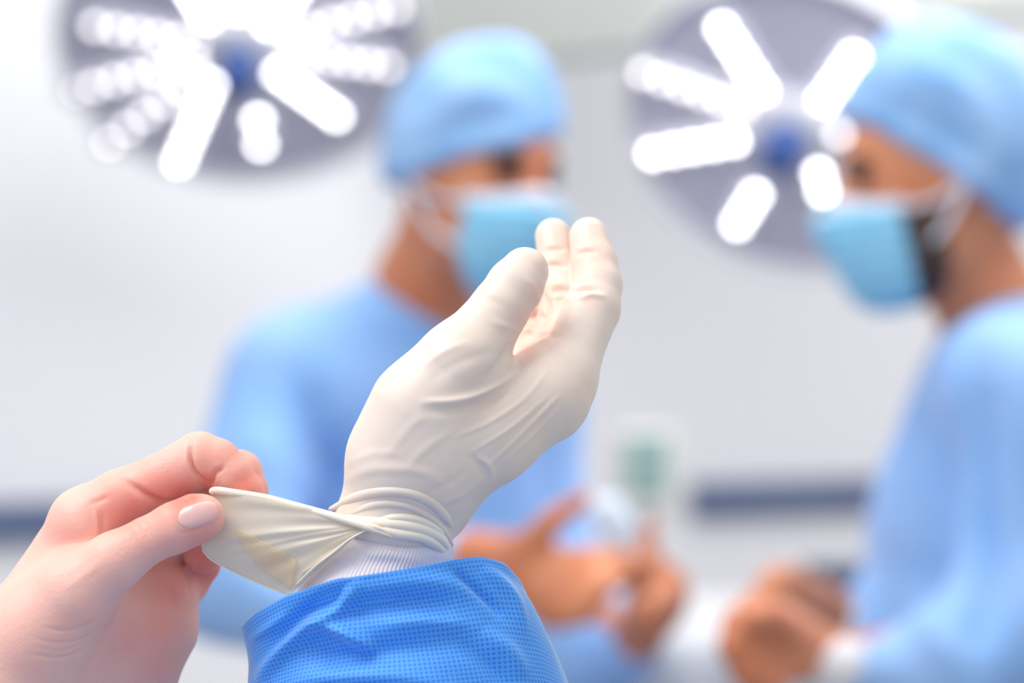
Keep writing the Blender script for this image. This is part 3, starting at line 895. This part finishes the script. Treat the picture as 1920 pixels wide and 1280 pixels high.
# densify along the axis
m = len(prof); t = np.linspace(0, m - 1, 60); i0 = np.minimum(t.astype(int), m - 2); fr_ = (t - i0)[:, None, None]
rings = rings[i0] * (1 - fr_) + rings[i0 + 1] * fr_
V, Fc = loft(rings); V = wrinkle(V, np.array(Fc), [([(590, 1080), (640, 1050), (720, 1040), (800, 1052)], 3, 10), ([(640, 1030), (700, 1050), (760, 1052)], -3, 9)])
mesh_obj('knit_cuff', V, Fc, M['knit'], wearer)

# --- gown sleeve
E = np.array([(-1.0, 36), (-0.90, 12), (-0.70, -18), (-0.36, -48), (0.0, -62), (0.30, -75), (0.50, -86), (0.68, -91), (0.84, -80), (0.95, -48), (1.0, -12)])
n = 360
rings = []


def Ey(c):
    return np.interp(c, E[:, 0], E[:, 1])


spec = [(722, 1200, 190, 0.9, 0.2), (722, 1155, 232, 0.86, 0.86), (722, 1142, 252, 0.83, 0.98), (722, 1136, 262, 0.80, 1.0), (722, 1137, 267, 0.78, 1.0), (723, 1143, 270, 0.77, 0.98), (727, 1156, 272, 0.76, 0.96), (738, 1180, 276, 0.75, 0.9), (750, 1215, 283, 0.75, 0.78), (760, 1260, 294, 0.75, 0.62), (770, 1320, 306, 0.75, 0.5), (784, 1400, 318, 0.75, 0.4), (800, 1500, 330, 0.75, 0.3)]
for cx, cy, hw, zr, ey in spec:
    ring = []
    for k in range(n):
        a = 2 * math.pi * k / n; ca, sa = math.cos(a), math.sin(a)
        z = hw * zr * sa - 20
        yy = Ey(ca) if sa > 0 else Ey(ca) * 0.0 + 30 * abs(sa) + (36 if ca < 0 else -12) * abs(ca)
        w_ = min(1.0, abs(sa) * 4)
        base_ = 36 if ca < 0 else -12
        yy = base_ * (1 - w_) + (yy if sa > 0 else yy) * w_
        ring.append(Q(cx + hw * ca, cy + yy * ey, z))
    rings.append(ring)
rings = np.array(rings)
m = len(spec); tt = np.linspace(0, m - 1, 230)


def cm(R_, t):
    i = np.clip(t.astype(int), 0, len(R_) - 2); f = (t - i)[:, None, None]
    p0 = R_[np.maximum(i - 1, 0)]; p1 = R_[i]; p2 = R_[i + 1]; p3 = R_[np.minimum(i + 2, len(R_) - 1)]
    return 0.5 * (2 * p1 + (p2 - p0) * f + (2 * p0 - 5 * p1 + 4 * p2 - p3) * f * f + (3 * p1 - p0 - 3 * p2 + p3) * f ** 3)


rings = cm(rings, tt)
# smooth around so that no facet shows
for _ in range(10): rings = 0.25 * np.roll(rings, 1, 1) + 0.5 * rings + 0.25 * np.roll(rings, -1, 1)
seglen = np.linalg.norm(np.diff(rings, axis=0), axis=2).mean(1); vv = np.concatenate([[0], np.cumsum(seglen)]) * 1000
uu = np.arange(n) / n * 155 * 2.0
V, Fc = loft(rings)
uv = np.stack(np.meshgrid(vv, uu, indexing='ij')[::-1], -1).reshape(-1, 2)
Fa = np.array(Fc)
V = wrinkle(V, Fa, [
    ([(480, 1280), (530, 1222), (590, 1170), (640, 1138), (668, 1100)], 24, 13),
    ([(500, 1230), (560, 1160), (620, 1118), (640, 1098)], -14, 14),
    ([(590, 1145), (680, 1140), (780, 1128), (860, 1140)], -20, 22),
    ([(585, 1165), (640, 1182), (680, 1208), (700, 1225)], 22, 13),
    ([(570, 1215), (640, 1232), (760, 1215), (900, 1200)], -20, 26),
    ([(540, 1290), (620, 1268), (740, 1268), (840, 1290)], 18, 20),
    ([(850, 1070), (880, 1095), (920, 1130), (945, 1160)], -16, 10),
    ([(900, 1062), (935, 1090), (965, 1130), (985, 1190)], 12, 12),
    ([(660, 1108), (760, 1092), (840, 1095), (900, 1120)], 9, 18),
    ([(720, 1170), (800, 1165), (880, 1172)], 9, 14),
    ([(900, 1180), (950, 1220), (985, 1270)], 14, 16), ([(860, 1200), (920, 1250), (960, 1300)], -14, 16),
    ([(470, 1200), (500, 1180), (540, 1150)], 7, 9)])
slv = mesh_obj('gown_sleeve', V, [f[::-1] for f in Fc], M['sleeve'], wearer, uv=uv)
sm = slv.modifiers.new('thickness', 'SOLIDIFY'); sm.thickness = 0.0006; sm.offset = 0


# --- stretched glove cuff: flattened tube of thin latex from the fingers to the twist at the wrist
O_out = [(400, 922, 42), (392, 960, 44), (381, 1005, 44), (379, 1032, 42), (400, 1052, 38), (450, 1078, 36), (500, 1100, 38), (532, 1113, 46), (548, 1108, 58), (558, 1090, 70), (566, 1072, 80)]
O_in = [(690, 978, 96), (690, 981, 98), (689, 984, 99), (688, 987, 100), (686, 989, 101), (683, 992, 102), (678, 996, 103), (672, 1000, 104), (666, 1003, 105), (660, 1007, 105), (654, 1012, 104)]
nu, nv = 150, 90
A_ = catmull(O_out, nu); B_ = catmull(O_in, nu)
for lay, (nm, mt) in enumerate((('stretched_cuff', 'sheet'),)):
    rows = []
    for j in range(nv):
        v = j / (nv - 1); row = []
        for i in range(nu):
            u = i / (nu - 1)
            p = A_[i] * (1 - v) + B_[i] * v
            sag = 10 * math.sin(math.pi * v) * (u - 0.2)
            amp = 7.0 * math.sin(math.pi * v) ** 0.8 * (0.35 + 0.65 * u)
            z = p[2] + amp * (math.sin(u * 31 + 1.2 * math.sin(v * 5)) * 0.55 + math.sin(u * 57 + v * 2) * 0.35)
            row.append(Q(p[0] + sag * 0.3, p[1] - 9 * math.sin(math.pi * v) * max(0, 0.5 - u) * 1.2, z))
        rows.append(row)
    V, Fc = loft(np.array(rows), closed=False)
    sheet = mesh_obj(nm, V, Fc, M[mt], glove)
    so = sheet.modifiers.new('thickness', 'SOLIDIFY'); so.thickness = 0.0003
# doubled flap lying on the front layer
sbv = BVHTree.FromPolygons([tuple(v) for v in V], Fc)
Aq = catmull([(446, 990), (500, 1018), (557, 1049)], 40); Bq = catmull([(440, 998), (484, 1058), (547, 1102)], 40)
fl = []
for v in np.linspace(0, 1, 24):
    row = []
    for i in range(40):
        q = Aq[i] * (1 - v) + Bq[i] * v
        l, nr = hit(sbv, q[0], q[1])
        row.append(Q(q[0], q[1], 66) if l is None else l + np.array((0, -0.0007 * min(1, i / 12.0) - 0.00015, 0)))
    fl.append(row)
fl = np.array(fl)
for _ in range(6): fl[1:-1, 1:-1] = 0.2 * (fl[1:-1, 1:-1] + fl[:-2, 1:-1] + fl[2:, 1:-1] + fl[1:-1, :-2] + fl[1:-1, 2:])
V, Fc = loft(fl, closed=False)
fo = mesh_obj('cuff_fold', V, Fc, M['sheet_fold'], glove); so = fo.modifiers.new('thickness', 'SOLIDIFY'); so.thickness = 0.0003
# back layer closes the flattened tube
rows = []
for v in np.linspace(0, 1, 40):
    rows.append([Q(*(A_[i] * (1 - v) + B_[i] * v + np.array((0, 0, -24 * math.sin(math.pi * v) * math.sin(math.pi * i / (nu - 1)))))) for i in range(0, nu, 3)])
V, Fc = loft(np.array(rows), closed=False); mesh_obj('cuff_back_layer', V, Fc, M['sheet'], glove)
# rolled bead along the top edge, then crossing the wrist
for pts, r in (([(396, 925, 44), (402, 919, 46), (440, 924, 46), (500, 934, 50), (560, 950, 62), (620, 966, 84), (668, 980, 104), (700, 992, 110), (735, 1006, 110)], 7.5),
               ([(500, 946, 50), (560, 958, 60), (630, 972, 86), (690, 984, 108), (730, 996, 114)], 5.0),
               ([(398, 924, 44), (392, 960, 46), (381, 1005, 46), (379, 1032, 44)], 1.0),
               ([(379, 1032, 44), (400, 1052, 40), (450, 1078, 38), (500, 1100, 40), (534, 1113, 50)], 1.2),
               ([(556, 1095, 72), (590, 1062, 88), (625, 1035, 100), (656, 1010, 110), (690, 992, 112)], 1.8)):
    c = catmull(pts, 60); V, Fc = tube(np.array([Q(*p) for p in c]), taper(60, r, 0.6, 0.08), 14); mesh_obj('rolled_edge', V, Fc, M['latex_bead'], glove)

# --- bare left hand
b_palm = [fpts(x) for x in (
    [(-120, 1460, -30, 150), (20, 1290, -30, 150), (120, 1150, -50, 118)],
    [(120, 1150, -60, 110), (148, 1045, -62, 82), (165, 975, -38, 64)],
    [(80, 1240, -60, 118), (200, 1185, -120, 112), (255, 1120, -150, 82)],
    [(100, 1290, -80, 120), (230, 1252, -135, 100), (285, 1172, -160, 82), (310, 1110, -165, 60)],
    [(0, 1290, 10, 116), (70, 1190, 40, 92), (130, 1118, 55, 74)])]
b_index = fpts([(160, 985, -30, 72), (225, 935, -32, 55), (300, 902, -30, 50), (375, 862, -26, 52), (405, 868, -22, 46), (432, 893, -18, 43), (455, 925, -16, 40), (462, 955, -14, 33)])
b_mid = fpts([(185, 1010, -100, 66), (290, 958, -135, 45), (410, 893, -112, 48), (448, 888, -104, 44), (466, 920, -92, 36), (470, 965, -84, 32)])
b_ring = fpts([(240, 1070, -170, 58), (320, 1010, -180, 46), (385, 960, -180, 44), (400, 1000, -160, 40), (380, 1040, -140, 36)])
b_pinky = fpts([(300, 1130, -190, 52), (350, 1090, -200, 42), (376, 1056, -196, 37), (372, 1020, -180, 34), (345, 1010, -165, 30)])
b_thumb = fpts([(60, 1195, 42, 92), (140, 1112, 62, 74), (215, 1052, 78, 54), (275, 1014, 84, 45.5), (330, 988, 88, 46), (368, 972, 86, 45), (382, 968, 84, 39)])


def bare_f(G):
    d = None
    for c in b_palm:
        s = chain(G, c, 30 * U); d = s if d is None else smin(d, s, 50 * U)
    fs = [chain(G, c, 7 * U) for c in (b_index, b_mid, b_ring, b_pinky)]
    f = fs[0]
    for q in fs[1:]: f = smin(f, q, 7 * U)
    d = smin(d, f, 15 * U)
    d = smin(d, chain(G, b_thumb[:4], 14 * U), 26 * U)
    d = smin(d, chain(G, b_thumb[3:], 14 * U), 3 * U)
    return d


allb = sum(b_palm, []) + b_index + b_mid + b_ring + b_pinky + b_thumb
BV, BF = sdf_mesh(bare_f, allb, 0.00068)
BV = wrinkle(BV, BF, [
    ([(357, 832), (358, 862), (368, 888), (388, 905)], -12, 4.5), ([(348, 838), (350, 866), (362, 892)], 2.5, 5),
    ([(232, 900), (275, 929), (312, 943), (350, 938), (396, 922)], -9, 7),
    ([(395, 912), (402, 888), (418, 876)], -9, 4.5), ([(412, 868), (405, 882), (398, 898)], 2.5, 5),
    ([(248, 905), (275, 925), (302, 940)], -6, 5), ([(235, 890), (262, 915), (290, 938)], 1.5, 5),
    ([(176, 952), (181, 975), (182, 1010)], 3, 5), ([(190, 955), (194, 980), (192, 1008)], -3, 7), ([(168, 945), (188, 938), (205, 930)], -3, 5),
    ([(80, 1175), (120, 1182), (165, 1172), (195, 1148)], -2.6, 3), ([(60, 1195), (110, 1204), (165, 1192), (192, 1165)], -2, 2.5),
    ([(50, 1225), (110, 1232), (150, 1220), (180, 1196)], -2.6, 3), ([(60, 1212), (110, 1219), (150, 1208), (185, 1182)], -1.4, 2.4),
    ([(290, 1040), (288, 1056), (280, 1070)], -1.8, 3), ([(120, 1105), (150, 1085), (200, 1045)], 1.5, 8),
    ([(252, 980), (262, 992), (262, 1010)], -1.2, 4), ([(266, 975), (276, 988), (276, 1006)], -1.2, 3.5), ([(240, 992), (247, 1004), (248, 1020)], -1.0, 3.5),
    ([(350, 1055), (355, 1090), (362, 1120)], -6, 5), ([(230, 1080), (224, 1140), (228, 1200)], -3, 6), ([(290, 1060), (320, 1100), (330, 1150)], -2.5, 6),
    ([(215, 1110), (205, 1160), (178, 1230), (150, 1280)], -6, 10),
    ([(330, 986), (334, 994), (344, 1000), (366, 994), (394, 986), (412, 972)], -1.6, 3)])
hs_c = np.array((-0.245, 0.43, 1.50)); hs_R = head_frame(hs_c, (0.25, 0.95, -0.25), (0, 0.2, 1))
v3 = lambda *a: np.array(a, float)
w_trunk = [[(v3(-0.20, 0.42, 1.22), 0.10), (v3(-0.20, 0.42, 0.95), 0.11), (v3(-0.20, 0.42, 0.80), 0.12)], [(v3(-0.33, 0.43, 1.23), 0.055), (v3(-0.06, 0.43, 1.23), 0.055)],
           [(v3(-0.28, 0.42, 0.82), 0.09), (v3(-0.28, 0.42, 0.08), 0.045)], [(v3(-0.12, 0.42, 0.82), 0.09), (v3(-0.12, 0.42, 0.08), 0.045)],
           [(v3(-0.23, 0.42, 1.24), 0.055), (v3(-0.24, 0.425, 1.40), 0.052)],
           [(v3(-0.35, 0.43, 1.22), 0.048), (v3(-0.37, 0.72, 1.13), 0.040), (Q(-120, 1460, -30), 0.030)],
           [(v3(-0.05, 0.43, 1.22), 0.048), (v3(0.0, 0.76, 1.12), 0.040), (Q(800, 1560, -30), 0.03)]]
w_gown = [[(v3(-0.20, 0.42, 1.19), 0.125), (v3(-0.20, 0.42, 0.95), 0.145), (v3(-0.20, 0.42, 0.42), 0.17)], [(v3(-0.34, 0.43, 1.22), 0.075), (v3(-0.05, 0.43, 1.22), 0.075)],
          [(v3(-0.35, 0.43, 1.21), 0.070), (v3(-0.37, 0.72, 1.12), 0.066), (Q(-260, 1620, -30), 0.055)],
          [(v3(-0.05, 0.43, 1.21), 0.070), (v3(0.0, 0.76, 1.11), 0.066), (Q(805, 1640, -30), 0.055)]]


def trunk_f(G):
    dd = None
    for x in w_trunk:
        q = chain(G, x, 0.03); dd = q if dd is None else smin(dd, q, 0.03)
    return smin(dd, head_sdf(G, hs_c, hs_R), 0.03)


def wgown_f(G):
    dd = None
    for x in w_gown:
        q = chain(G, x, 0.03); dd = q if dd is None else smin(dd, q, 0.04)
    return dd


lo, hi = bounds(sum(w_trunk, []) + [(hs_c, 0.13)]); lo[2] = 0.05
G, o, h = grid(lo, hi, 0.009); TV, TF = nets(trunk_f(G), o, h); TV = relax(TV, TF, 1)
nb0 = len(BV)
bare = mesh_obj('body', np.concatenate([BV, TV]), np.concatenate([BF, TF + nb0]), M['skin'], wearer)
lo, hi = bounds(sum(w_gown, [])); lo[2] = 0.35
build('gown', wgown_f, lo, hi, 0.009, M['gown'], wearer, 2)  # unseen torso and sleeves, added to bounce blue light onto the hands
build('surgical_cap', lambda G: smax(smin(head_sdf(G, hs_c, hs_R) - 0.008, ell(G, hs_c + v3(-0.02, -0.02, 0.06), (0.10, 0.11, 0.09)), 0.02), hs_c[2] + 0.03 - G[2] + 0 * G[0], 0.01), hs_c - 0.16, hs_c + 0.2, 0.006, M['cap'], wearer, 2)
for fx in (-0.28, -0.12):
    G, o, h = grid((fx - 0.1, 0.3, -0.02), (fx + 0.1, 0.68, 0.15), 0.008)
    dd = smax(smin(seg(G, v3(fx, 0.42, 0.055), v3(fx, 0.58, 0.05), 0.05, 0.042), seg(G, v3(fx, 0.42, 0.06), v3(fx, 0.42, 0.10), 0.05, 0.05), 0.03), 0.001 - G[2] + 0 * G[0], 0.005)
    V, Fq = nets(dd, o, h); mesh_obj('shoe', V, Fq, M['shoe'], wearer)
px, py = project(BV)
fl_ = np.full(len(BV), 0.0)  # redness of the pads, plus shade painted into the index-thumb gap
for x, y, r, a in ((345, 940, 40, 1.0), (460, 910, 40, .75), (400, 870, 40, .45), (390, 905, 25, .8), (300, 930, 60, .6), (210, 950, 45, .55), (375, 1010, 55, .55), (400, 1060, 55, 1.0), (330, 1110, 50, .5), (240, 960, 55, .6), (300, 1240, 70, .3), (120, 1000, 60, .15), (300, 1170, 60, .4), (330, 1020, 50, .3), (440, 850, 45, .4), (250, 1190, 60, .3)):
    fl_ = np.maximum(fl_, a * np.exp(-((px - x) ** 2 + (py - y) ** 2) / (2 * (r * 0.75) ** 2)))
at = bare.data.attributes.new('redness', 'FLOAT', 'POINT'); at.data.foreach_set('value', np.concatenate([fl_, np.full(len(TV), 0.2)]).astype(np.float32))
bb = BVHTree.FromPolygons(BV.tolist(), BF.tolist())

# thumb nail: a curved plate let into the thumb
tip = np.array((404, 952.0)); root_ = np.array((338, 974.0)); ax_ = tip - root_; Ln = np.linalg.norm(ax_); ax_ /= Ln; wx = np.array((-ax_[1], ax_[0]))
rows = []
na, nb = 26, 20
for i in range(na):
    s = i / (na - 1); row = []
    hw = 21.5 * (1 - abs(2 * s - 1) ** 5 * 0.45) * (1.0 if s < .5 else 1.0)
    for j in range(nb):
        q = 2 * j / (nb - 1) - 1
        along = s * Ln + (1 - q * q) * (5 * s - 5 * (1 - s))
        p2 = root_ + ax_ * along + wx * hw * q + np.array((0, 1.5))
        l, nr = hit(bb, p2[0], p2[1])
        if l is None: l, nr = Q(p2[0], p2[1], 110), np.array((0, -1, 0))
        row.append(l + nr * 0.0005 * (1 - 0.9 * abs(q) ** 4) * (1 if s > .1 else .1 + s * 9))
    rows.append(row)
V, Fc = loft(np.array(rows), closed=False)
V = relax(V, np.array(Fc), 2)
nl = mesh_obj('nail', V, Fc, M['nail'], bare)
so = nl.modifiers.new('thickness', 'SOLIDIFY'); so.thickness = 0.0004; so.offset = -1
